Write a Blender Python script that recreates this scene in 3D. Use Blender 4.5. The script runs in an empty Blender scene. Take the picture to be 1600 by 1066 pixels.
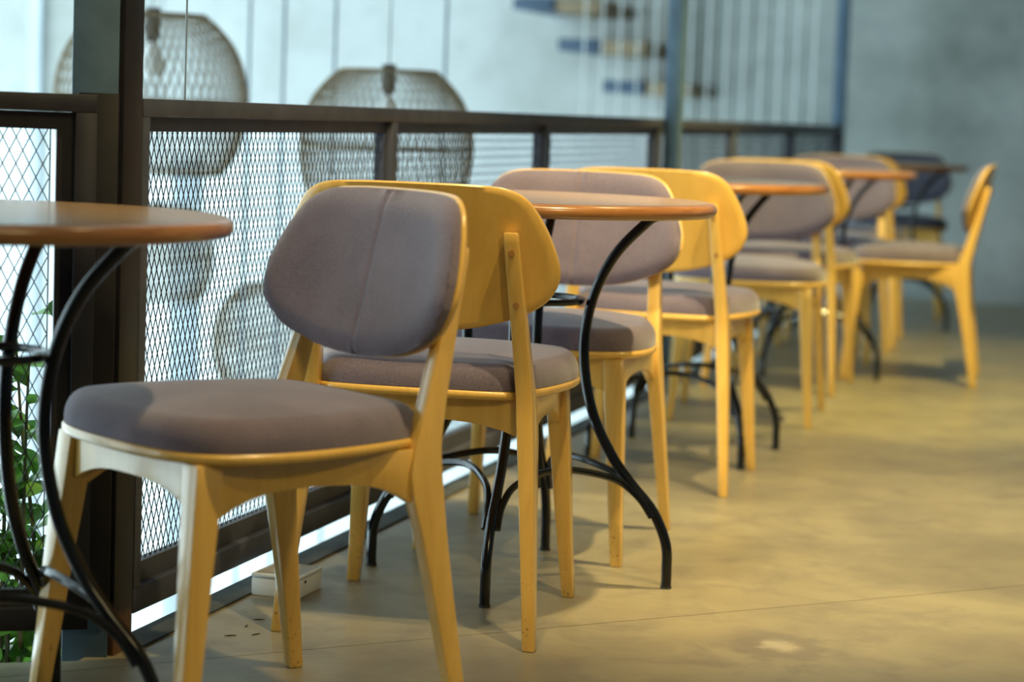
import bpy, bmesh, math, random
from mathutils import Vector, Matrix
random.seed(7)
S = bpy.context.scene
COL = S.collection

# ------------------------------------------------------------------ camera, world, light, exposure
CAM_H, PITCH, ROLL, FPX = 0.897, 0.09834, 0.03745, 3600.0
cam_data = bpy.data.cameras.new('camera')
cam = bpy.data.objects.new('camera', cam_data); COL.objects.link(cam)
cam_data.sensor_width = 36.0
cam_data.lens = FPX / 1600.0 * 36.0
cam_data.clip_start = 0.05; cam_data.clip_end = 200
cam_data.dof.use_dof = True
cam_data.dof.focus_distance = 3.95
cam_data.dof.aperture_fstop = 2.9
R0 = Vector((1, 0, 0)); U0 = Vector((0, math.sin(PITCH), math.cos(PITCH))); F0 = Vector((0, math.cos(PITCH), -math.sin(PITCH)))
CR = R0 * math.cos(ROLL) + U0 * math.sin(ROLL)
CU = -R0 * math.sin(ROLL) + U0 * math.cos(ROLL)
cam.matrix_world = Matrix(((CR.x, CU.x, -F0.x, 0), (CR.y, CU.y, -F0.y, 0), (CR.z, CU.z, -F0.z, CAM_H), (0, 0, 0, 1)))
S.camera = cam

world = bpy.data.worlds.new('daylight'); S.world = world
world.use_nodes = True
bg = world.node_tree.nodes['Background']
bg.inputs['Color'].default_value = (0.70, 0.92, 1.0, 1)
bg.inputs['Strength'].default_value = 4.4

S.view_settings.view_transform = 'Standard'
S.view_settings.look = 'None'
S.view_settings.gamma = 1.0
S.view_settings.use_curve_mapping = False
S.view_settings.exposure = 0.08

def spot(name, loc, target, power, size=75, blend=0.5, radius=0.06, color=(1.0, 0.72, 0.34)):
    d = bpy.data.lights.new(name, 'SPOT'); d.energy = power; d.color = color
    d.spot_size = math.radians(size); d.spot_blend = blend; d.shadow_soft_size = radius
    o = bpy.data.objects.new(name, d); COL.objects.link(o); o.location = loc
    o.rotation_euler = (Vector(target) - Vector(loc)).to_track_quat('-Z', 'Y').to_euler()
    return o

WARM = (1.0, 0.79, 0.40)
YELL = (1.0, 0.83, 0.30)
spot('ceiling_and_fill_spot', (0.55, 2.95, 2.8), (0.15, 4.1, 0), 185, 66, 0.5, 0.035, WARM)
spot('ceiling_and_fill_spot', (-0.15, 3.3, 2.8), (0.35, 4.9, 0), 120, 50, 0.5, 0.035, WARM)
spot('ceiling_and_fill_spot', (0.95, 4.55, 2.8), (0.85, 5.1, 0), 400, 62, 0.5, 0.035, WARM)
spot('ceiling_and_fill_spot', (1.55, 6.9, 2.8), (1.35, 8.0, 0), 520, 66, 0.5, 0.035, YELL)
spot('ceiling_and_fill_spot', (1.9, 4.3, 2.8), (1.5, 5.4, 0), 210, 76, 0.7, 0.035, YELL)
spot('ceiling_and_fill_spot', (0.1, 1.1, 2.8), (-0.75, 3.05, 0.5), 42, 36, 0.6, 0.035, WARM)
spot('ceiling_and_fill_spot', (1.2, 0.3, 2.6), (0.5, 5.0, 0.6), 120, 60, 0.8, 0.20, WARM)  # added soft fill from behind the camera, brightens the chair fronts
# sky portal in the tall window wall left of the void (guides the sampling of the daylight)
wd = bpy.data.lights.new('window_portal', 'AREA'); wd.shape = 'RECTANGLE'; wd.size = 11.0; wd.size_y = 7.6; wd.cycles.is_portal = True
wo = bpy.data.objects.new('window_portal', wd); COL.objects.link(wo); wo.location = (-5.1, 7.5, 0.0)
wo.rotation_euler = Vector((1, 0, 0)).to_track_quat('-Z', 'Y').to_euler()

# ------------------------------------------------------------------ materials
def nmat(name):
    m = bpy.data.materials.new(name); m.use_nodes = True
    nt = m.node_tree; b = nt.nodes['Principled BSDF']
    return m, nt, b
def setp(b, rough=0.5, metal=0.0, spec=0.5, coat=0.0, coat_r=0.1):
    b.inputs['Roughness'].default_value = rough; b.inputs['Metallic'].default_value = metal
    b.inputs['Specular IOR Level'].default_value = spec
    b.inputs['Coat Weight'].default_value = coat; b.inputs['Coat Roughness'].default_value = coat_r
def coords(nt, scale=(1, 1, 1), kind='Object', loc=(0, 0, 0)):
    t = nt.nodes.new('ShaderNodeTexCoord'); mp = nt.nodes.new('ShaderNodeMapping')
    mp.inputs['Scale'].default_value = scale; mp.inputs['Location'].default_value = loc
    nt.links.new(t.outputs[kind], mp.inputs['Vector']); return mp.outputs['Vector']
def noise(nt, vec, scale, detail=4, rough=0.55, dist=0.0):
    n = nt.nodes.new('ShaderNodeTexNoise'); n.inputs['Scale'].default_value = scale
    n.inputs['Detail'].default_value = detail; n.inputs['Roughness'].default_value = rough
    n.inputs['Distortion'].default_value = dist
    if vec is not None: nt.links.new(vec, n.inputs['Vector'])
    return n.outputs['Fac']
def ramp(nt, fac, stops):
    r = nt.nodes.new('ShaderNodeValToRGB'); e = r.color_ramp.elements
    while len(e) < len(stops): e.new(0.5)
    for i, (p, c) in enumerate(stops): e[i].position = p; e[i].color = (*c, 1)
    nt.links.new(fac, r.inputs['Fac']); return r.outputs['Color']
def mix(nt, a, b, fac, mode='MIX'):
    m = nt.nodes.new('ShaderNodeMix'); m.data_type = 'RGBA'; m.blend_type = mode
    for sock, v in ((m.inputs[6], a), (m.inputs[7], b), (m.inputs[0], fac)):
        if isinstance(v, tuple): sock.default_value = (*v, 1)
        elif isinstance(v, (int, float)): sock.default_value = v
        else: nt.links.new(v, sock)
    return m.outputs[2]
def bump(nt, b, h, strength=0.2, dist=0.002):
    n = nt.nodes.new('ShaderNodeBump'); n.inputs['Strength'].default_value = strength; n.inputs['Distance'].default_value = dist
    nt.links.new(h, n.inputs['Height']); nt.links.new(n.outputs['Normal'], b.inputs['Normal'])

def wood_mat(name, c0, c1, c2, grain=(60, 60, 4), rough=0.34, coat=1.0, wear=0.0):
    m, nt, b = nmat(name); setp(b, rough, 0, 0.5, coat, 0.18)
    v = coords(nt, grain)
    g = noise(nt, v, 1.0, 5, 0.6, 0.6)
    col = ramp(nt, g, [(0.25, c0), (0.5, c1), (0.75, c2)])
    v2 = coords(nt, (1, 1, 1)); big = noise(nt, v2, 5, 2)
    col = mix(nt, col, mix(nt, col, c0, 0.35), ramp(nt, big, [(0.45, (0, 0, 0)), (0.7, (1, 1, 1))]))
    if wear:
        sp = noise(nt, v2, 140, 3, 0.7)
        sepv = nt.nodes.new('ShaderNodeSeparateXYZ'); nt.links.new(v2, sepv.inputs[0])
        low = nt.nodes.new('ShaderNodeMapRange'); low.inputs[1].default_value = 0.16; low.inputs[2].default_value = 0.0
        nt.links.new(sepv.outputs['Z'], low.inputs[0])
        mu = nt.nodes.new('ShaderNodeMath'); mu.operation = 'MULTIPLY'
        nt.links.new(ramp(nt, sp, [(0.62, (0, 0, 0)), (0.66, (1, 1, 1))]), mu.inputs[0]); nt.links.new(low.outputs[0], mu.inputs[1])
        col = mix(nt, col, (0.10, 0.05, 0.02), mu.outputs[0])
    nt.links.new(col, b.inputs['Base Color'])
    bump(nt, b, g, 0.06, 0.001)
    return m
M = {}
M['wood'] = wood_mat('varnished_beech', (0.61, 0.345, 0.070), (0.69, 0.415, 0.090), (0.76, 0.470, 0.120))
M['wood_leg'] = wood_mat('varnished_beech_leg', (0.61, 0.345, 0.070), (0.69, 0.415, 0.090), (0.76, 0.470, 0.120), wear=1.0)
M['ply'] = wood_mat('varnished_plywood', (0.64, 0.365, 0.070), (0.71, 0.425, 0.090), (0.76, 0.465, 0.112), (55, 55, 2.5), 0.38, 0.6)
M['plug'] = wood_mat('wood_plug', (0.24, 0.11, 0.03), (0.28, 0.135, 0.04), (0.32, 0.16, 0.05))
M['table_edge'] = wood_mat('varnished_table_edge', (0.26, 0.095, 0.022), (0.36, 0.145, 0.036), (0.45, 0.20, 0.055), (9, 9, 60), 0.25, 0.7)
M['table_top'] = wood_mat('varnished_table_top', (0.30, 0.165, 0.065), (0.37, 0.21, 0.085), (0.42, 0.25, 0.11), (4, 60, 10), 0.25, 0.4)

def fabric():
    m, nt, b = nmat('mauve_grey_fabric'); setp(b, 0.92, 0, 0.2)
    b.inputs['Sheen Weight'].default_value = 0.35; b.inputs['Sheen Roughness'].default_value = 0.5
    v = coords(nt, (1, 1, 1)); f = noise(nt, v, 420, 3, 0.8); g = noise(nt, v, 9, 3)
    col = ramp(nt, f, [(0.3, (0.082, 0.064, 0.086)), (0.7, (0.190, 0.151, 0.193))])
    col = mix(nt, col, (0.200, 0.158, 0.192), ramp(nt, g, [(0.45, (0, 0, 0)), (0.75, (0.6, 0.6, 0.6))]))
    nt.links.new(col, b.inputs['Base Color']); bump(nt, b, f, 0.5, 0.0012)
    return m
M['fabric'] = fabric()
def fabric_dark():
    m, nt, b = nmat('charcoal_fabric'); setp(b, 0.92, 0, 0.2)
    v = coords(nt); f = noise(nt, v, 500, 2, 0.7)
    nt.links.new(ramp(nt, f, [(0.3, (0.055, 0.055, 0.075)), (0.7, (0.085, 0.085, 0.11))]), b.inputs['Base Color']); return m
M['fabric_dark'] = fabric_dark()
def steel(name, c, rough=0.4, rust=False, vary=0.25):
    m, nt, b = nmat(name); setp(b, rough, 0, 0.25)
    v = coords(nt); n1 = noise(nt, v, 14, 4)
    col = mix(nt, c, tuple(x * 1.5 + 0.004 for x in c), ramp(nt, n1, [(0.4, (0, 0, 0)), (0.8, (vary * 3,) * 3)]))
    if rust:
        sepv = nt.nodes.new('ShaderNodeSeparateXYZ'); nt.links.new(v, sepv.inputs[0])
        low = nt.nodes.new('ShaderNodeMapRange'); low.inputs[1].default_value = 0.10; low.inputs[2].default_value = 0.0
        nt.links.new(sepv.outputs['Z'], low.inputs[0])
        ad = nt.nodes.new('ShaderNodeMath'); ad.operation = 'MULTIPLY'
        nt.links.new(low.outputs[0], ad.inputs[0]); nt.links.new(noise(nt, v, 45, 5, 0.7), ad.inputs[1])
        col = mix(nt, col, (0.17, 0.075, 0.035), ramp(nt, ad.outputs[0], [(0.12, (0, 0, 0)), (0.3, (1, 1, 1))]))
    nt.links.new(col, b.inputs['Base Color']); bump(nt, b, noise(nt, v, 60, 3), 0.08, 0.001)
    return m
M['black_steel'] = steel('black_painted_steel', (0.003, 0.0035, 0.005), 0.16)
M['black_steel'].node_tree.nodes['Principled BSDF'].inputs['Specular IOR Level'].default_value = 0.45
M['rail_steel'] = steel('dark_brown_steel', (0.050, 0.053, 0.070), 0.45)
M['left_steel'] = steel('blackish_steel', (0.014, 0.014, 0.019), 0.45)
M['post_steel'] = steel('dark_brown_post_steel', (0.012, 0.010, 0.012), 0.42, True)
M['column_shade'] = steel('column_shade_black', (0.008, 0.007, 0.008), 0.5)
M['blue_steel'] = steel('blue_grey_steel', (0.070, 0.118, 0.170), 0.45)
M['wire'] = steel('dark_mesh_steel', (0.010, 0.010, 0.012), 0.5)
M['cable'] = steel('grey_cable', (0.16, 0.20, 0.24), 0.4)
M['white_rod'] = steel('pale_rod', (0.62, 0.66, 0.66), 0.5)
M['lamp_metal'] = steel('lamp_cap', (0.05, 0.045, 0.04), 0.5)
def plain(name, c, rough=0.6, c2=None, scale=6):
    m, nt, b = nmat(name); setp(b, rough)
    n1 = noise(nt, coords(nt), scale, 4)
    nt.links.new(ramp(nt, n1, [(0.35, c), (0.7, c2 or tuple(min(1, x * 1.15) for x in c))]), b.inputs['Base Color']); return m
M['white_plastic'] = plain('white_plastic', (0.74, 0.76, 0.76), 0.35)
M['grey_lid'] = plain('dusty_lid', (0.34, 0.30, 0.24), 0.6, (0.42, 0.38, 0.31), 30)
M['rattan'] = plain('rattan', (0.17, 0.125, 0.07), 0.7, (0.26, 0.20, 0.12), 30)
M['rubber'] = plain('rubber', (0.02, 0.02, 0.02), 0.7)
M['bark'] = plain('stem', (0.12, 0.10, 0.05), 0.8)
M['planter'] = plain('planter_clay', (0.16, 0.13, 0.11), 0.8)
M['pale_blue'] = plain('pale_blue_paint', (0.46, 0.52, 0.56), 0.6)
M['soil'] = plain('soil', (0.05, 0.035, 0.025), 0.9)
M['debris'] = plain('dark_debris', (0.03, 0.028, 0.028), 0.8)
M['tread_side'] = plain('blue_grey_tread', (0.035, 0.065, 0.11), 0.6)
M['ceiling'] = plain('painted_ceiling', (0.36, 0.33, 0.30), 0.8)
def leafmat():
    m, nt, b = nmat('green_leaf'); setp(b, 0.4)
    n1 = noise(nt, coords(nt), 12, 3)
    oi = nt.nodes.new('ShaderNodeObjectInfo')
    c = mix(nt, (0.08, 0.26, 0.03), (0.26, 0.56, 0.08), oi.outputs['Random'])
    nt.links.new(mix(nt, c, (0.02, 0.08, 0.02), ramp(nt, n1, [(0.4, (0, 0, 0)), (0.8, (0.5, 0.5, 0.5))])), b.inputs['Base Color'])
    b.inputs['Transmission Weight'].default_value = 0.0
    b.inputs['Subsurface Weight'].default_value = 0.0
    return m
M['leaf'] = leafmat()
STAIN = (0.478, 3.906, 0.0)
def floor_mat():
    m, nt, b = nmat('polished_concrete'); setp(b, 0.36, 0, 0.5)
    v = coords(nt, (1, 1, 1)); a = noise(nt, v, 1.6, 6, 0.6, 0.8); c = noise(nt, v, 7, 6, 0.65, 0.4); s = noise(nt, v, 80, 4, 0.7)
    col = ramp(nt, a, [(0.3, (0.158, 0.132, 0.082)), (0.55, (0.245, 0.207, 0.123)), (0.75, (0.295, 0.25, 0.152))])
    col = mix(nt, col, (0.140, 0.116, 0.082), ramp(nt, c, [(0.48, (0, 0, 0)), (0.72, (0.75, 0.75, 0.75))]))
    col = mix(nt, col, (0.08, 0.066, 0.05), ramp(nt, s, [(0.68, (0, 0, 0)), (0.76, (0.6, 0.6, 0.6))]))
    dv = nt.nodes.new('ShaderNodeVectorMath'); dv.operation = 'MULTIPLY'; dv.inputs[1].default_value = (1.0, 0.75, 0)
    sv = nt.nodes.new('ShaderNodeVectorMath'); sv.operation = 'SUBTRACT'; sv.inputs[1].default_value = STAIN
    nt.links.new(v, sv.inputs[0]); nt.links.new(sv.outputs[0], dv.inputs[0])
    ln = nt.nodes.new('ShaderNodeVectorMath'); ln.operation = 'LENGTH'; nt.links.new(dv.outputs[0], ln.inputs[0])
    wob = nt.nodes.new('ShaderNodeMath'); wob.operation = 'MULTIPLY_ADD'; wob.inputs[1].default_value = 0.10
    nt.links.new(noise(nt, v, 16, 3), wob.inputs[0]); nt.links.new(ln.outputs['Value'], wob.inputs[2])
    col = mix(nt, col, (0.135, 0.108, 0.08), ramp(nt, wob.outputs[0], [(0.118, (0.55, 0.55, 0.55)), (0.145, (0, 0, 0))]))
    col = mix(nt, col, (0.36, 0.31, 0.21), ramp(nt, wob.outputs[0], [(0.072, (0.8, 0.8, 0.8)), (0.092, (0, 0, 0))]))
    nt.links.new(col, b.inputs['Base Color'])
    rr = nt.nodes.new('ShaderNodeMapRange'); rr.inputs[3].default_value = 0.28; rr.inputs[4].default_value = 0.5
    nt.links.new(c, rr.inputs[0]); nt.links.new(rr.outputs[0], b.inputs['Roughness'])
    bump(nt, b, s, 0.05, 0.001); return m
M['floor'] = floor_mat()
M['kerb'] = plain('grey_green_concrete', (0.045, 0.050, 0.047), 0.95, (0.075, 0.078, 0.072), 9)
M['kerb'].node_tree.nodes['Principled BSDF'].inputs['Specular IOR Level'].default_value = 0.1
M['joint'] = plain('joint_filler', (0.05, 0.04, 0.03), 0.9)
M['stain'] = plain('pale_worn_patch', (0.42, 0.37, 0.27), 0.5)
def wall_mat(name, c0, c1, c2, sc=0.9):
    m, nt, b = nmat(name); setp(b, 0.85, 0, 0.2)
    v = coords(nt); a = noise(nt, v, sc, 6, 0.6, 0.15); g = noise(nt, v, 6, 5)
    col = ramp(nt, a, [(0.32, c0), (0.52, c1), (0.72, c2)])
    col = mix(nt, col, tuple(x * 0.8 for x in c0), ramp(nt, g, [(0.5, (0, 0, 0)), (0.8, (0.4, 0.4, 0.4))]))
    nt.links.new(col, b.inputs['Base Color']); return m
M['wall_grey'] = wall_mat('bare_concrete', (0.17, 0.195, 0.18), (0.31, 0.34, 0.33), (0.43, 0.46, 0.45))
M['wall_pale'] = wall_mat('pale_concrete', (0.34, 0.355, 0.33), (0.48, 0.505, 0.50), (0.53, 0.56, 0.56))
M['paint_and_lit_white'] = plain('white_paint_and_wall_light', (0.70, 0.73, 0.73), 0.6)
def glassmat():
    m, nt, b = nmat('window_glass'); setp(b, 0.02, 0, 0.5); b.inputs['Base Color'].default_value = (0.93, 0.97, 1, 1)
    b.inputs['Transmission Weight'].default_value = 1.0; b.inputs['IOR'].default_value = 1.05
    return m
M['glass'] = glassmat()

# ------------------------------------------------------------------ mesh helpers
class MB:
    def __init__(s): s.v = []; s.f = []
    def add(s, vs, fs):
        o = len(s.v); s.v += [tuple(p) for p in vs]; s.f += [tuple(i + o for i in f) for f in fs]
    def box(s, x0, x1, y0, y1, z0, z1):
        s.add([(x0, y0, z0), (x1, y0, z0), (x1, y1, z0), (x0, y1, z0), (x0, y0, z1), (x1, y0, z1), (x1, y1, z1), (x0, y1, z1)],
              [(3, 2, 1, 0), (4, 5, 6, 7), (0, 1, 5, 4), (1, 2, 6, 5), (2, 3, 7, 6), (3, 0, 4, 7)])
    def loft(s, rings, cap=True, closed=False):
        n = len(rings[0]); vs = [p for r in rings for p in r]; fs = []
        m = len(rings)
        for i in range(m - (0 if closed else 1)):
            a = i * n; b = ((i + 1) % m) * n
            for j in range(n):
                k = (j + 1) % n; fs.append((a + j, a + k, b + k, b + j))
        if cap and not closed:
            fs.append(tuple(reversed(range(n)))); fs.append(tuple((m - 1) * n + j for j in range(n)))
        s.add(vs, fs)
    def tube(s, pts, r, n=10, closed=False, cap=True):
        pts = [Vector(p) for p in pts]; rings = []; up = None; m = len(pts)
        for i, p in enumerate(pts):
            if closed: t = pts[(i + 1) % m] - pts[i - 1]
            else: t = pts[min(i + 1, m - 1)] - pts[max(i - 1, 0)]
            t.normalize()
            if up is None:
                up = Vector((0, 0, 1)) if abs(t.z) < 0.9 else Vector((1, 0, 0))
            a = t.cross(up).normalized(); up = a.cross(t).normalized()
            rad = r[i] if isinstance(r, (list, tuple)) else r
            rings.append([p + (a * math.cos(2 * math.pi * j / n) + up * math.sin(2 * math.pi * j / n)) * rad for j in range(n)])
        s.loft(rings, cap, closed)
    def sections(s, secs):   # (x, y, z, w, d) rectangles
        s.loft([[(x - w / 2, y - d / 2, z), (x + w / 2, y - d / 2, z), (x + w / 2, y + d / 2, z), (x - w / 2, y + d / 2, z)] for x, y, z, w, d in secs])
    def lathe(s, prof, n=48):
        s.loft([[(r * math.cos(2 * math.pi * j / n), r * math.sin(2 * math.pi * j / n), z) for j in range(n)] for r, z in prof])
    def mesh(s, name, mat, smooth=True, bevel=0.0, segs=2, angle=35):
        me = bpy.data.meshes.new(name); me.from_pydata(s.v, [], s.f); me.update()
        bm = bmesh.new(); bm.from_mesh(me); bmesh.ops.recalc_face_normals(bm, faces=bm.faces[:])
        if bevel:
            es = [e for e in bm.edges if len(e.link_faces) == 2 and e.calc_face_angle(0) > math.radians(30)]
            bmesh.ops.bevel(bm, geom=es, offset=bevel, segments=segs, profile=0.5, affect='EDGES', clamp_overlap=True)
        bm.to_mesh(me); bm.free()
        if smooth:
            for p in me.polygons: p.use_smooth = True
            me.set_sharp_from_angle(angle=math.radians(angle))
        me.materials.append(M[mat]); return me
    def build(s, name, mat, parent=None, **k):
        return link(name, s.mesh(name, mat, **k), parent)
def link(name, me, parent=None):
    o = bpy.data.objects.new(name, me); COL.objects.link(o)
    if parent: o.parent = parent
    return o
def empty(name, loc=(0, 0, 0), rz=0.0):
    o = bpy.data.objects.new(name, None); COL.objects.link(o); o.location = loc; o.rotation_euler = (0, 0, rz)
    o.empty_display_size = 0.1; return o
def tag(o, label=None, cat=None, group=None, kind=None):
    if label: o['label'] = label
    if cat: o['category'] = cat
    if group: o['group'] = group
    if kind: o['kind'] = kind
    return o
def copy_tree(o, parent=None):
    c = o.copy(); COL.objects.link(c); c.parent = parent
    for ch in list(o.children): copy_tree(ch, c)
    return c
def catmull(pts, sub=6, closed=False):
    out = []; n = len(pts); P = [Vector(p) for p in pts]
    rng = range(n) if closed else range(n - 1)
    for i in rng:
        if closed: a, b, c, d = P[i - 1], P[i], P[(i + 1) % n], P[(i + 2) % n]
        else: a, b, c, d = P[max(i - 1, 0)], P[i], P[i + 1], P[min(i + 2, n - 1)]
        for k in range(sub):
            t = k / sub
            out.append(0.5 * ((2 * b) + (c - a) * t + (2 * a - 5 * b + 4 * c - d) * t * t + (3 * b - a - 3 * c + d) * t ** 3))
    if not closed: out.append(P[-1])
    return out

# ------------------------------------------------------------------ the setting
RA, RD = 0.27654, -1.6630
U = Vector((math.sin(RA), math.cos(RA), 0)); NL = Vector((-math.cos(RA), math.sin(RA), 0))   # along the rail; towards the void
def rl(s, t, z=0.0):   # point by distance along the rail line, distance towards the void, height
    return Vector((RD, 0, 0)) + U * s + NL * t + Vector((0, 0, z))
S_POST = 3.655 / math.cos(RA)
S_RAIL = 3.725 / math.cos(RA)
S_END = 11.44 / math.cos(RA)
WALL_S = 12.72        # end wall, across the rail direction
# floor slabs, split by the saw-cut joint
EDGE_T = 0.042
LA = math.radians(15); LD = Vector((math.cos(LA), math.sin(LA), 0)); LN = Vector((-math.sin(LA), math.cos(LA), 0))
L_END = Vector((-0.652, 3.57, 0))
left_out = L_END + LN * 0.05
corner = rl(S_POST - 0.02, EDGE_T)
poly = [left_out - LD * 4.5, left_out - LD * 0.01, rl(S_POST + 0.02, EDGE_T), rl(WALL_S + 0.1, EDGE_T), rl(WALL_S + 0.1, -5.2), Vector((5.2, -3.2, 0)), Vector((left_out - LD * 4.5).to_tuple()) * 1]
poly = poly[:6] + [Vector((-5.0, -3.2, 0))]
JP = Vector((-0.259, 3.786, 0)); JD = Vector((0.869, 0.495, 0)).normalized(); JN = Vector((-JD.y, JD.x, 0))
def clip(poly, p, n):
    out = []
    for i in range(len(poly)):
        a, b = poly[i], poly[(i + 1) % len(poly)]; da, db = (a - p).dot(n), (b - p).dot(n)
        if da >= 0: out.append(a)
        if da * db < 0: out.append(a + (b - a) * (da / (da - db)))
    return out
def slab_mesh(pl, z0, z1):
    m = MB(); m.loft([[(p.x, p.y, z0) for p in pl], [(p.x, p.y, z1) for p in pl]]); return m
fl = tag(empty('floor'), kind='structure')
slab_mesh(clip(poly, JP + JN * 0.0013, JN), -0.03, 0).build('floor_slab', 'floor', fl, smooth=False)
slab_mesh(clip(poly, JP - JN * 0.0013, -JN), -0.03, 0).build('floor_slab', 'floor', fl, smooth=False)
slab_mesh(poly, -0.25, -0.0305).build('floor_base', 'joint', fl, smooth=False)
m = MB(); a, b, c, d = rl(S_POST + 0.075, EDGE_T - 0.001), rl(WALL_S, EDGE_T - 0.001), rl(WALL_S, EDGE_T - 0.06), rl(S_POST + 0.075, EDGE_T - 0.06)
m.loft([[(p.x, p.y, 0.0005) for p in (a, b, c, d)], [(p.x, p.y, 0.004) for p in (a, b, c, d)]]); m.build('edge_strip', 'kerb', fl, smooth=False)

def wall_box(name, p0, p1, z0, z1, mat, th=0.2):
    p0, p1 = Vector(p0), Vector(p1); d = (p1 - p0); L = d.length
    o = empty(name, p0, math.atan2(d.y, d.x)); m = MB(); m.box(0, L, 0, th, z0, z1)
    bpy.data.objects.remove(o)
    ob = m.build(name, mat, smooth=False); ob.location = p0; ob.rotation_euler = (0, 0, math.atan2(d.y, d.x))
    return tag(ob, kind='structure')
# one end wall across void and mezzanine
wall_box('wall_back', rl(WALL_S, 7.6), rl(WALL_S, 1.0), 0.86, 4.0, 'wall_pale')
wall_box('wall_back_lower', rl(WALL_S, 7.6), rl(WALL_S, 1.0), -4.0, 0.8599, 'paint_and_lit_white')  # whiter than above: brighter light on the lower wall put into the colour
wall_box('wall_end', rl(WALL_S, 1.0), rl(WALL_S, -5.4), -4.0, 4.0, 'wall_grey')  # greyer stretch of the same wall: daylight falloff put into the colour
wr = wall_box('wall_right', (5.2 + 2.6, 13.5, 0), (3.6, -3.4, 0), -0.25, 3.0, 'wall_grey')
wall_box('wall_rear', (5.4, -3.2, 0), (-5.4, -3.2, 0), -4.0, 3.0, 'wall_grey')
wall_box('wall_left', (-5.2, -3.4, 0), (-5.2, 1.95, 0), -4.0, 4.0, 'wall_grey')
# ceiling above the seating
cp = [left_out - LD * 4.5, left_out, rl(S_POST, 0.1), rl(WALL_S, 0.1), rl(WALL_S, -6.5), Vector((5.4, -3.4, 0)), Vector((-3.8, -3.4, 0))]
tag(slab_mesh(cp, 2.95, 3.15).build('ceiling', 'ceiling', smooth=False), kind='structure')
# roof over the void
m = MB(); m.box(-5.4, 8.0, -3.6, 16, 4.0, 4.2); tag(m.build('ceiling_1', 'paint_and_lit_white', smooth=False), kind='structure')
# floor of the storey below
m = MB(); m.box(-9, 6, -1, 15, -4.1, -4.0); tag(m.build('floor_below', 'paint_and_lit_white', smooth=False), kind='structure')

# tall window wall on the left of the void, facing the daylight
win = tag(empty('window_1', (-5.2, 2.0, -4.0), math.pi / 2), kind='structure')
for k in range(5):
    m = MB(); m.box(k * 2.8, k * 2.8 + 0.08, -0.05, 0.05, 0.081, 7.919); m.build('mullion', 'blue_steel', win, smooth=False)
for z in (0.0, 7.92):
    m = MB(); m.box(0, 11.28, -0.05, 0.05, z, z + 0.08); m.build('transom', 'blue_steel', win, smooth=False)
# blue-grey pilasters on the back wall
for i, t, w in ((1, 4.86, 0.075), (2, 5.42, 0.12)):
    m = MB(); m.box(0, w, -0.05, 0, -4, 4); o = m.build('trim_%d' % i, 'pale_blue', smooth=False); p = rl(WALL_S, t); o.location = (p.x, p.y, 0)
    o.rotation_euler = (0, 0, math.atan2(-NL.y, -NL.x)); tag(o, kind='structure')

# ------------------------------------------------------------------ right-hand railing
ang = math.pi / 2 - RA
rail = empty('mesh_railing', rl(S_RAIL, 0), ang)
tag(rail, 'long dark steel railing with wire mesh panels beside the row of tables', 'railing')
LEN = S_END - S_RAIL; RH = 0.899
ups = [0.0] + [y / math.cos(RA) - S_RAIL for y in (4.93, 6.14, 7.47, 8.76, 10.08)] + [LEN]
m = MB(); m.box(0, LEN, 0, 0.042, RH - 0.029, RH); m.build('top_rail', 'rail_steel', rail, bevel=0.0015)
m = MB(); m.box(0, LEN, 0, 0.042, 0.055, 0.096); m.build('bottom_rail', 'rail_steel', rail, bevel=0.0015)
for i, s in enumerate(ups):
    w = 0.030 if i else 0.026
    m = MB(); x0 = s if i == 0 else s - w / 2
    m.box(x0, x0 + w, 0, 0.042, 0.0965, RH - 0.0295); m.build('upright', 'rail_steel', rail, bevel=0.0015)
def lattice(x0, x1, z0, z1, y, px=0.0204, pz=0.0407, w=0.0017, d=0.0012):
    mb = MB(); k = pz / px
    for sg in (1, -1):
        n0 = int(math.floor((x0 - (z1 - z0) / k) / px)) - 1; n1 = int(math.ceil((x1 + (z1 - z0) / k) / px)) + 1
        for i in range(n0, n1):
            xa = i * px
            # line x = xa + sg*(z-z0)/k, clip to x0..x1
            zs = [z0, z1]
            za = z0 + (x0 - xa) * k * sg; zb = z0 + (x1 - xa) * k * sg
            lo, hi = max(z0, min(za, zb)), min(z1, max(za, zb))
            if hi - lo < 0.004: continue
            A = (xa + sg * (lo - z0) / k, lo); B = (xa + sg * (hi - z0) / k, hi)
            hw = w / 2 * math.sqrt(1 + k * k) / k
            yy = y + (0.00005 if sg > 0 else -0.00005)
            mb.add([(A[0] - hw, yy - d / 2, A[1]), (A[0] + hw, yy - d / 2, A[1]), (A[0] + hw, yy + d / 2, A[1]), (A[0] - hw, yy + d / 2, A[1]),
                    (B[0] - hw, yy - d / 2, B[1]), (B[0] + hw, yy - d / 2, B[1]), (B[0] + hw, yy + d / 2, B[1]), (B[0] - hw, yy + d / 2, B[1])],
                   [(0, 1, 5, 4), (1, 2, 6, 5), (2, 3, 7, 6), (3, 0, 4, 7)])
    return mb
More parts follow.
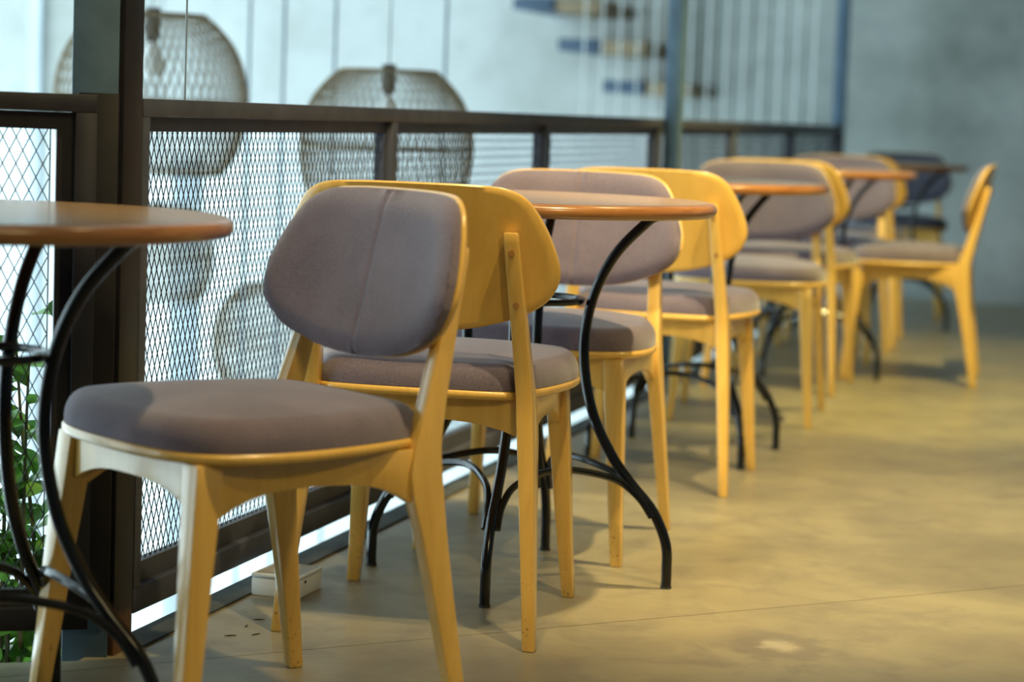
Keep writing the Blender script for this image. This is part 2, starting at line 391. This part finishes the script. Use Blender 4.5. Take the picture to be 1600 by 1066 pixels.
def panel(parent, x0, x1, z0, z1, ydep, fw_t, fw_b, fw_s, gap_end=0.0, mat='rail_steel'):
    pf = MB()
    pf.box(x0, x1, ydep, ydep + 0.02, z1 - fw_t, z1); pf.box(x0, x1, ydep, ydep + 0.02, z0, z0 + fw_b)
    pf.box(x0, x0 + fw_s, ydep, ydep + 0.02, z0 + fw_b, z1 - fw_t); pf.box(x1 - fw_s, x1, ydep, ydep + 0.02, z0 + fw_b, z1 - fw_t)
    f = pf.build('panel_frame', mat, parent, smooth=False)
    g = lattice(x0 + fw_s - 0.004, x1 - fw_s - gap_end + (0.004 if not gap_end else 0), z0 + fw_b - 0.004, z1 - fw_t + 0.004, ydep + 0.010)
    if gap_end:
        g.box(x1 - fw_s - gap_end, x1 - fw_s - gap_end + 0.0022, ydep + 0.009, ydep + 0.0112, z0 + fw_b, z1 - fw_t)
    tag(g.build('wire_mesh', 'wire', f, smooth=False), 'fine diamond wire mesh', kind='stuff')
for i in range(len(ups) - 1):
    a = ups[i] + (0.0265 if i == 0 else 0.0155); b = ups[i + 1] - 0.0155
    panel(rail, a, b, 0.0965, RH - 0.0295, 0.018, 0.024, 0.034, 0.004)
# vertical cable above the rail
cb = MB(); p = rl(3.92 / math.cos(RA), 0.02); cb.tube([(0, 0, RH), (0, 0, 2.95)], 0.0017, 8)
o = cb.build('steel_cable', 'cable'); o.location = (p.x, p.y, 0); tag(o, 'single thin steel cable rising from the railing near the corner post', 'cable')

# ------------------------------------------------------------------ corner posts and tall posts
def post_at(name, mat, s, t0, t1, ds, z0, z1, label, cat='post', bev=0.002):
    m = MB(); m.box(0, ds, t0, t1, z0, z1); o = m.build(name, mat, bevel=bev); p = rl(s, 0); o.location = (p.x, p.y, 0); o.rotation_euler = (0, 0, ang)
    return tag(o, label, cat)
post_at('steel_post', 'post_steel', S_POST, 0.0, 0.020, 0.069, 0.0, 2.95, 'dark brown corner post with a rusty foot left of the railing')
post_at('steel_post', 'blue_steel', 7.47 / math.cos(RA) + 0.02, -0.052, -0.002, 0.05, 0.0, 2.95, 'dark tall post at the middle of the long railing')
post_at('steel_post', 'blue_steel', S_END + 0.0165, -0.01, 0.05, 0.06, 0.0, 2.95, 'blue-grey tall post at the far end of the long railing')
colm = MB(); colm.box(-0.062, 0.010, 0, 0.05, -0.02, 2.95)
o = colm.build('steel_column', 'blue_steel', bevel=0.002); o.location = (-0.6440, 3.645, 0); o.rotation_euler = (0, 0, math.radians(8))
tag(o, 'blue-grey column tucked behind the dark corner post', 'column')
fp = MB(); fp.box(-0.050, 0.012, -0.012, -0.002, 0.075, 0.905)  # black plate added as the shade on the column's lower part
o = fp.build('shade_plate', 'column_shade', bevel=0.001); o.location = (-0.6440, 3.645, 0); o.rotation_euler = (0, 0, math.radians(8))
tag(o, 'narrow black plate added as the shade on the column between corner post and short railing', 'plate')

# ------------------------------------------------------------------ left railing
lrail = empty('mesh_railing', L_END - LD * 1.6, LA)
tag(lrail, 'short dark steel railing section left of the corner post, in front of green plants', 'railing')
def lbox(nm, x0, x1, z0, z1, y0=0.0, y1=0.04):
    m = MB(); m.box(x0, x1, y0, y1, z0, z1); m.build(nm, 'left_steel', lrail, bevel=0.0015)
LZ = 0.902
lbox('top_rail', 0, 1.6, LZ - 0.028, LZ); lbox('bottom_rail', 0, 1.6, 0.062, 0.098)
lbox('upright', 1.567, 1.6, 0.0985, LZ - 0.0285); lbox('upright', 0, 0.033, 0.0985, LZ - 0.0285)
panel(lrail, 0.0335, 1.5665, 0.0985, LZ - 0.0285, 0.018, 0.027, 0.026, 0.027, 0.010, 'left_steel')

# ------------------------------------------------------------------ chair
OUT = [(0, -.200), (.12, -.196), (.168, -.178), (.197, -.12), (.222, -.03), (.234, .06), (.229, .13), (.205, .19), (.15, .226), (.08, .240)]
half = [Vector((x, y, 0)) for x, y in OUT] + [Vector((0, .243, 0))]
full = half + [Vector((-p.x, p.y, 0)) for p in reversed(half[1:-1])]
seat_out = catmull(full, 5, True)
def inset(out, d, c=Vector((0, .02, 0))):
    n = len(out); r = []
    for i, p in enumerate(out):
        t = (out[(i + 1) % n] - out[i - 1]).normalized(); nn = Vector((t.y, -t.x, 0))
        if nn.dot(p - c) < 0: nn = -nn
        r.append(p - nn * d)
    return r
def ring(out, z): return [(p.x, p.y, z) for p in out]
def scale_ring(out, s, z, c=Vector((0, .02, 0))): return [(c.x + (p.x - c.x) * s, c.y + (p.y - c.y) * s, z) for p in out]

BO = [(0, .528), (.08, .533), (.14, .546), (.188, .564), (.221, .588), (.238, .620), (.238, .650), (.226, .690), (.207, .730), (.187, .757), (.155, .773), (.10, .778)]
bh = [Vector((x, z, 0)) for x, z in BO] + [Vector((0, .779, 0))]
bfull = bh + [Vector((-p.x, p.y, 0)) for p in reversed(bh[1:-1])]
back_out = catmull(bfull, 5, True)
def back_y(x, z): return -0.2215 - (z - 0.6) * 0.25 + 0.70 * x * x     # rear face of the shell
def back_grid(depth_fn, inset_d=0.0, ncol=49):
    """front surface rows for the backrest: columns by x, rows by z, each within the outline"""
    ol = inset(back_out, inset_d, Vector((0, .64, 0))) if inset_d else back_out
    return ol
def make_chair():
    root = empty('dining_chair')
    # plate and cushion
    m = MB(); i1 = inset(seat_out, 0.004)
    m.loft([ring(i1, .4150), ring(seat_out, .4185), ring(seat_out, .4265), ring(i1, .4300)])
    m.build('seat_plate', 'ply', root, angle=50)
    m = MB(); cu = inset(seat_out, 0.003); rings = []
    for k in range(9):
        a = k / 8 * math.pi / 2
        rings.append([(p.x, p.y, .4302 + .046 * math.sin(a)) for p in inset(cu, -0.002 * math.sin(2 * a) + 0.030 * (1 - math.cos(a)))])
    base = inset(cu, 0.030)
    for k in range(1, 8):
        s = 1 - k / 7.5; rings.append(scale_ring(base, s, .4762 + .016 * (1 - s * s)))
    m.loft(rings); m.build('seat_cushion', 'fabric', root, angle=60)
    # backrest shell
    m = MB(); rings = []
    tt = 0.011
    o1 = inset(back_out, 0.003, Vector((0, .64, 0)))
    m2 = []
    for out, dy in ((o1, 0.0), (back_out, 0.003), (back_out, tt - 0.003), (o1, tt)):
        m2.append((out, dy))
    c0 = Vector((0, .645, 0)); seq = []
    for s in [0.12, 0.35, 0.6, 0.8, 0.93]:
        seq.append([(c0.x + (p.x - c0.x) * s, c0.y + (p.y - c0.y) * s, 0.0) for p in o1])
    for out, dy in m2: seq.append([(p.x, p.y, dy) for p in out])
    for s in [0.93, 0.6, 0.3, 0.12]:
        seq.append([(c0.x + (p.x - c0.x) * s, c0.y + (p.y - c0.y) * s, tt) for p in o1])
    m.loft([[(x, back_y(x, z) + dy, z) for x, z, dy in r] for r in seq])
    m.build('backrest_shell', 'ply', root, angle=50)
    # pad: columns by x so that the centre seam is a real groove
    ol = inset(back_out, 0.002, Vector((0, .64, 0)))
    xs = sorted(set([0, .002, .004, .007, .011, .02, .04, .07, .10, .13, .155, .175, .19, .202, .212, .220, .226, .230, .2335, .2355]))
    xs = [-x for x in reversed(xs[1:])] + xs
    n = len(ol)
    def zrange(x):
        zs = []
        for i in range(n):
            a, b = ol[i], ol[(i + 1) % n]
            if (a.x - x) * (b.x - x) <= 0 and abs(a.x - b.x) > 1e-9: zs.append(a.y + (b.y - a.y) * (x - a.x) / (b.x - a.x))
        return (min(zs), max(zs)) if zs else (0.634, 0.636)
    def dist(x, z): return min(math.hypot(p.x - x, p.y - z) for p in ol)
    NR = 26; vs = []; fs = []
    for x in xs:
        lo, hi = zrange(x)
        for j in range(NR):
            t = 0.5 - 0.5 * math.cos(math.pi * j / (NR - 1)); z = lo + (hi - lo) * t
            d = dist(x, z); e = min(1, d / 0.034); h = 0.006 + 0.021 * math.sqrt(max(0, 1 - (1 - e) ** 2)) if d > 1e-5 else 0.004
            h -= 0.0022 * math.exp(-(x / 0.0045) ** 2) * min(1, max(0, (z - .545) / .02)) * min(1, max(0, (.772 - z) / .01))
            vs.append((x, back_y(x, z) + tt + h, z))
    nf = len(vs)
    for x in xs:
        lo, hi = zrange(x)
        for j in range(NR):
            t = 0.5 - 0.5 * math.cos(math.pi * j / (NR - 1)); z = lo + (hi - lo) * t
            vs.append((x, back_y(x, z) + tt + 0.0004, z))
    nc = len(xs)
    for i in range(nc - 1):
        for j in range(NR - 1):
            a = i * NR + j; fs.append((a, a + NR, a + NR + 1, a + 1)); fs.append((nf + a, nf + a + 1, nf + a + NR + 1, nf + a + NR))
    for i in range(nc - 1):
        a = i * NR; fs.append((a, nf + a, nf + a + NR, a + NR)); b = a + NR - 1; fs.append((b, b + NR, nf + b + NR, nf + b))
    for j in range(NR - 1):
        fs.append((j, j + 1, nf + j + 1, nf + j)); a = (nc - 1) * NR + j; fs.append((a, nf + a, nf + a + 1, a + 1))
    m = MB(); m.add(vs, fs); m.build('back_pad', 'fabric', root, angle=55)
    # legs
    rear = [(.2194, -.230, 0, .022, .024), (.212, -.214, .10, .024, .029), (.204, -.197, .20, .026, .036), (.1965, -.180, .30, .028, .046), (.193, -.172, .345, .029, .055), (.190, -.169, .38, .029, .056),
            (.1875, -.172, .42, .029, .046), (.1835, -.185, .47, .028, .037), (.178, -.203, .54, .027, .030), (.172, -.221, .61, .026, .026), (.166, -.239, .685, .025, .023), (.1648, -.2425, .702, .024, .020)]
    front = [(.208, .230, 0, .023, .025), (.200, .219, .10, .027, .029), (.190, .204, .25, .034, .036), (.180, .190, .38, .040, .042), (.177, .187, .4148, .040, .042)]
    for sg in (1, -1):
        m = MB(); m.sections([(sg * x, y, z, w, d) for x, y, z, w, d in rear])
        lg = m.build('rear_leg', 'wood_leg', root, bevel=0.0035, segs=2)
        for z, y, x in ((.668, -.2362 - .0142, .1672), (.580, -.2132 - .0160, .1745)):
            m = MB(); m.tube([(sg * x, y + .004, z), (sg * x, y + .0005, z)], .0055, 14); m.build('wood_plug', 'plug', lg)
        m = MB(); m.sections([(sg * x, y, z, w, d) for x, y, z, w, d in front]); m.build('front_leg', 'wood_leg', root, bevel=0.0035, segs=2)
    # aprons: arched lower edges
    def apron(p0, p1, th, zmid, zend, nrm):
        rings = []; N = 12
        for k in range(N + 1):
            t = k / N; x = p0[0] + (p1[0] - p0[0]) * t; y = p0[1] + (p1[1] - p0[1]) * t
            zb = zmid - (zmid - zend) * abs(2 * t - 1) ** 3.0
            hx, hy = nrm[0] * th / 2, nrm[1] * th / 2
            rings.append([(x - hx, y - hy, zb), (x + hx, y + hy, zb), (x + hx, y + hy, .4148), (x - hx, y - hy, .4148)])
        mm = MB(); mm.loft(rings); return mm
    apron((.187, -.150), (.1795, .172), .020, .372, .335, (1, 0)).build('apron', 'wood', root, bevel=0.0015)
    apron((-.187, -.150), (-.1795, .172), .020, .372, .335, (1, 0)).build('apron', 'wood', root, bevel=0.0015)
    apron((-.162, .190), (.162, .190), .020, .375, .345, (0, 1)).build('apron', 'wood', root, bevel=0.0015)
    apron((-.178, -.160), (.178, -.160), .020, .375, .350, (0, 1)).build('apron', 'wood', root, bevel=0.0015)
    return root

CH = [  # x, y, heading, label
    (-0.373, 3.316, -2.247, 'nearest wooden chair with mauve-grey seat facing left to the foreground table'),
    (-0.124, 4.067, 0.189, 'wooden chair seen from behind with plain plywood back, beside the foreground chair'),
    (0.0825, 4.838, -2.889, 'mauve-grey padded chair facing the camera behind the second table from the left'),
    (0.371, 5.755, 0.27, 'plywood-backed chair seen from behind, drawn up to the third table from the left'),
    (0.727, 7.055, -2.95, 'padded chair facing the camera behind the third table from the left'),
    (0.928, 7.905, 0.30, 'plywood-backed chair seen from behind, drawn up to the fourth table from the left'),
    (1.215, 8.98, -2.85, 'padded chair facing the camera behind the fourth table from the left'),
    (1.40, 9.66, 0.25, 'distant plywood-backed chair seen from behind, mostly hidden, facing the farthest table'),
    (1.84, 11.1, -2.95, 'charcoal padded chair facing the camera behind the farthest table'),
    (1.446, 8.303, -1.35, 'yellow wooden chair seen from the side, standing out at the right of the row'),
]
proto = make_chair()
for i, (x, y, a, lab) in enumerate(CH):
    c = proto if i == 0 else copy_tree(proto)
    c.location = (x, y, 0); c.rotation_euler = (0, 0, -a)
    tag(c, lab, 'chair', 'upholstered wooden dining chairs')
    if i == 8:
        for ch in c.children:
            if ch.name.startswith(('seat_cushion', 'back_pad')):
                ch.data = ch.data.copy(); ch.data.materials[0] = M['fabric_dark']

# ------------------------------------------------------------------ tables
def make_table():
    root = empty('round_table')
    R, H, T = 0.3563, 0.740, 0.026
    prof = [(0.02, H - T), (R - 0.010, H - T), (R - 0.003, H - T + 0.004), (R, H - T + 0.011), (R - 0.001, H - 0.007), (R - 0.006, H - 0.0012), (R - 0.012, H)]
    m = MB(); m.lathe(prof + [(0.30, H), (0.30, H - 0.002), (0.02, H - 0.002)], 96); tt = m.build('tabletop', 'table_edge', root, angle=50)
    m = MB(); m.lathe([(0.30 + 0.044, H + 0.0001), (0.30 + 0.044, H + 0.0006), (0.2, H + 0.0006), (0.05, H + 0.0006)], 96); m.build('tabletop_veneer', 'table_top', tt)
    prof = [(.245, .7135), (.225, .700), (.166, .634), (.127, .547), (.115, .447), (.135, .337), (.176, .253), (.216, .200), (.262, .147), (.289, .087), (.293, .035), (.293, .002)]
    pp = catmull([(r, 0, z) for r, z in prof], 6)
    for k in range(4):
        a = k * math.pi / 2; ca, sa = math.cos(a), math.sin(a)
        m = MB(); m.tube([(p.x * ca, p.x * sa, p.z) for p in pp], 0.0100, 14); lg = m.build('leg', 'black_steel', root)
        m = MB(); m.tube([(.293 * ca, .293 * sa, 0), (.293 * ca, .293 * sa, .005)], 0.0108, 14); m.build('rubber_foot', 'rubber', lg)
    m = MB(); m.tube([(.107 * math.cos(t * math.pi / 24), .107 * math.sin(t * math.pi / 24), .545) for t in range(48)], 0.0065, 10, closed=True); m.build('ring', 'black_steel', root)
    for k in range(4):
        a0 = k * math.pi / 2; am = a0 + math.pi / 4; a1 = a0 + math.pi / 2
        P = [(.262, a0 + .045, .138), (.232, a0 + .06, .178), (.185, a0 + .17, .212), (.128, am, .230), (.185, a1 - .17, .212), (.232, a1 - .06, .178), (.262, a1 - .045, .138)]
        m = MB(); m.tube(catmull([(r * math.cos(t), r * math.sin(t), z) for r, t, z in P], 7), 0.0070, 10); m.build('arched_brace', 'black_steel', root)
    return root
TB = [(-0.74, 3.117, -0.24, 'foreground round table cut off by the left edge, on curved black legs'),
      (0.026, 4.421, -0.20, 'second round table from the left, behind the plywood chair back'),
      (0.4755, 6.18, 0.4565, 'third round table from the left, in the middle of the row'),
      (1.082, 8.358, -0.71, 'fourth round table from the left, next to the chair seen from the side'),
      (1.668, 10.395, -0.35, 'farthest round table at the end of the row, blurred')]
tp = make_table()
for i, (x, y, a, lab) in enumerate(TB):
    t = tp if i == 0 else copy_tree(tp)
    t.location = (x, y, 0); t.rotation_euler = (0, 0, a); tag(t, lab, 'table', 'round cafe tables in a row')

# ------------------------------------------------------------------ white junction box and debris on the floor
bx = empty('junction_box', (-0.4616, 4.1616, 0), math.atan2(-0.0285, 0.092))
tag(bx, 'small white plastic box on the floor below the railing', 'box')
m = MB(); m.box(0, 0.093, 0, 0.115, 0, 0.034); m.build('box_body', 'white_plastic', bx, bevel=0.003)
m = MB(); m.box(-0.001, 0.094, -0.001, 0.116, 0.0345, 0.042); ld = m.build('box_lid', 'white_plastic', bx, bevel=0.003)
m = MB(); m.box(0.006, 0.090, 0.006, 0.110, 0.0421, 0.0426); m.build('dusty_top', 'grey_lid', ld, smooth=False)
m = MB(); m.tube([(0.0945, 0.03, 0.028), (0.0955, 0.03, 0.028)], 0.003, 10); m.build('screw', 'rubber', bx)

# ------------------------------------------------------------------ hanging wire lamps above the void
def make_lamp():
    root = empty('wicker_lamp')
    prof = catmull([(0.150, 0, 0.0), (0.185, 0, -0.028), (0.232, 0, -0.085), (0.262, 0, -0.160), (0.270, 0, -0.240), (0.262, 0, -0.320), (0.238, 0, -0.395), (0.205, 0, -0.44)], 4)
    m = MB(); N = 64; K = len(prof) - 1
    for sg in (1, -1):
        for i in range(N):
            pts = []
            for j, p in enumerate(prof):
                t = 2 * math.pi * i / N + sg * 0.75 * j / K
                pts.append((p.x * math.cos(t), p.x * math.sin(t), p.z))
            m.tube(pts, 0.0020, 4, cap=False)
    tag(m.build('wicker_cage', 'rattan', root), 'open lattice cage of woven rattan', kind='stuff')
    m = MB()
    for i in range(30):
        t = 2 * math.pi * i / 30
        m.tube([(0.02 * math.cos(t), 0.02 * math.sin(t), 0.0), (0.150 * math.cos(t), 0.150 * math.sin(t), 0.0)], 0.0025, 4, cap=False)
    m.build('top_spokes', 'rattan', root)
    for r, z in ((0.150, 0.0), (0.205, -0.44), (0.270, -0.24)):
        m = MB(); m.tube([(r * math.cos(t * math.pi / 24), r * math.sin(t * math.pi / 24), z) for t in range(48)], 0.005, 6, closed=True); m.build('hoop', 'rattan', root)
    m = MB(); m.lathe([(0.022, 0.02), (0.022, -0.06), (0.014, -0.075)], 16); m.build('lamp_cap', 'lamp_metal', root)
    m = MB(); m.lathe([(0.010, -0.076), (0.030, -0.11), (0.038, -0.14), (0.030, -0.17), (0.008, -0.185)], 20); m.build('bulb', 'white_plastic', root)
    return root
lamp0 = make_lamp()
LP = [(-1.150, 7.2, 1.160, 1.10, 'large woven cage lamp hanging just right of the dark corner post'),
      (-0.413, 7.2, 1.015, 1.0, 'woven cage lamp hanging above the middle of the railing'),
      (-1.62, 10.4, 0.42, 0.95, 'woven cage lamp hanging low, seen through the mesh near the corner post'),
      (-1.02, 9.9, 0.12, 1.0, 'woven cage lamp hanging lowest, seen through the mesh behind the nearest chair')]
for i, (x, y, z, sc, lab) in enumerate(LP):
    l = lamp0 if i == 0 else copy_tree(lamp0)
    l.location = (x, y, z); l.scale = (sc, sc, sc); l.rotation_euler = (0, 0, 0.3 * i); tag(l, lab, 'lamp', 'woven cage lamps over the void')
    m = MB(); m.tube([(0, 0, 0.02), (0, 0, (3.99 - z) / sc)], 0.0022, 6); m.build('cord', 'cable', l)

for x, lab in ((-0.99, 'thin cable hanging just right of the cage lamp at the corner post'), (-0.865, 'thin cable hanging midway between the two upper cage lamps'),
               (-0.68, 'thin cable hanging above the left shoulder of the middle cage lamp'), (-0.28, 'thin cable hanging above the right shoulder of the middle cage lamp')):
    m = MB(); m.tube([(0, 0, -4.0), (0, 0, 3.99)], 0.006, 8); o = m.build('hanging_cable', 'cable'); o.location = (x, 8.4, 0); tag(o, lab, 'cable', 'thin cables hanging in the void')

# ------------------------------------------------------------------ stair on the back wall, rods
for i, (px, z) in enumerate([(-0.30, 1.68), (-0.06, 1.47), (0.18, 1.265), (0.42, 1.06)]):
    o = empty('stair_tread', (px, 12.0, z - 0.035), -RA)
    tl = WALL_S - (Vector((px - RD, 12.0, 0))).dot(U) - 0.003
    m = MB(); m.box(0, 0.215, 0, tl, 0, 0.065); m.build('tread_board', 'tread_side', o, bevel=0.002)
    m = MB(); m.box(0.22, 0.46, 0.02, tl, -0.01, 0.06); m.build('tread_shaded_underside', 'rattan', o, bevel=0.002)  # shaded underside of the tread, put in as a separate brown block
    tag(o, ['topmost visible stair tread, cut off by the top edge', 'upper stair tread at the top edge of the picture', 'middle floating stair tread left of the tall post', 'lowest floating stair tread, partly behind the tall post'][i], 'stair tread', 'floating stair treads on the back wall')
rods = empty('rod_screen', (0.30, 11.35, -1.0))
tag(rods, 'screen of thin pale vertical rods in front of the back wall', 'screen')
rm = MB(); rm.tube([(0, 0, 0), (0, 0, 4.5)], 0.0045, 6); rme = rm.mesh('rod', 'white_rod')
for i in range(14):
    o = link('rod', rme, rods); o.location = (i * 0.0865, 0, 0)
for z in (0.0, 4.47):
    m = MB(); m.box(-0.02, 1.15, -0.012, 0.012, z - 0.02, z + 0.02); m.build('screen_bar', 'white_rod', rods, smooth=False)
# column in the void
m = MB(); m.box(-0.07, 0.07, -0.07, 0.07, -4.0, 0.62); o = m.build('void_column', 'pale_blue', bevel=0.004); o.location = (-1.66, 11.6, 0)
tag(o, 'blue-grey column standing in the void behind the first mesh panel', 'column')

# ------------------------------------------------------------------ plants behind the left railing
lm = MB()
LN_ = [(0, 0.0), (0.012, 0.012), (0.021, 0.03), (0.019, 0.048), (0.010, 0.064), (0.0, 0.075)]
vs = []
for x, y in LN_: vs += [(-x, y, 0.010 * (x / 0.02) - 0.012 * (y / 0.07) ** 2), (0, y, -0.012 * (y / 0.07) ** 2), (x, y, 0.010 * (x / 0.02) - 0.012 * (y / 0.07) ** 2)]
fs = []
for i in range(len(LN_) - 1):
    a = 3 * i; fs += [(a, a + 1, a + 4, a + 3), (a + 1, a + 2, a + 5, a + 4)]
lm.add(vs, fs); leaf_me = lm.mesh('leaf', 'leaf', angle=80)
def plant(name, loc, hgt, nst, nlf, spread, label):
    root = empty(name, loc); tag(root, label, 'plant')
    m = MB(); m.box(-0.24, 0.12, -0.11, 0.11, -0.02, 0.24); m.build('planter', 'planter', root, bevel=0.006)
    m = MB(); m.box(-0.22, 0.10, -0.095, 0.095, 0.2402, 0.246); m.build('soil', 'soil', root, smooth=False)
    for k in range(nst):
        bx_, by_ = random.uniform(-.10, .10), random.uniform(-.07, .07)
        tx, ty, tz = bx_ + random.uniform(-spread, spread), by_ + random.uniform(-.03, .06), hgt * random.uniform(.55, 1.0)
        pts = catmull([(bx_, by_, .24), (bx_ * .8 + tx * .2, by_, .24 + (tz - .24) * .4), (bx_ * .3 + tx * .7, ty, .24 + (tz - .24) * .75), (tx, ty, tz)], 4)
        m = MB(); m.tube(pts, [.005 - .003 * i / (len(pts) - 1) for i in range(len(pts))], 5); m.build('stem', 'bark', root)
        for q in range(nlf):
            t = ((q + random.random()) / nlf) ** 1.15; fi = t * (len(pts) - 1); i0 = min(len(pts) - 2, int(fi)); p = pts[i0].lerp(pts[i0 + 1], fi - i0)
            o = link('leaf', leaf_me, root); sc = random.uniform(.65, 1.15)
            o.location = p; o.scale = (sc, sc, sc)
            o.rotation_euler = (random.uniform(-.6, 1.0), random.uniform(-.6, .6), random.uniform(0, 6.28))
plant('leafy_plant', (-0.835, 3.98, -0.36), 0.92, 14, 21, 0.05, 'leafy green plant growing behind the short mesh railing at the left edge')
m = MB(); m.box(-1.75, -0.6, 3.76, 4.2, -0.46, -0.381); tag(m.build('trim_3', 'kerb', smooth=False), kind='structure')
# a few dark scraps on the floor near the box
for i, (x, y, r) in enumerate([(-0.458, 3.83, 0.3), (-0.417, 3.845, 0.8), (-0.424, 3.96, 0.2), (-0.44, 3.905, 1.4)]):
    m = MB(); m.loft([[(-.010, -.0015, 0), (0, -.003, 0), (.011, 0, 0), (0, .002, 0)], [(-.010, -.0015, .001), (0, -.003, .0015), (.011, 0, .001), (0, .002, .0015)]])
    o = m.build('debris_scrap', 'debris', smooth=False); o.location = (x, y, 0.0001); o.rotation_euler = (0, 0, r)
    tag(o, 'tiny dark scrap lying on the floor near the white box', 'scrap', 'scraps on the floor by the white box')
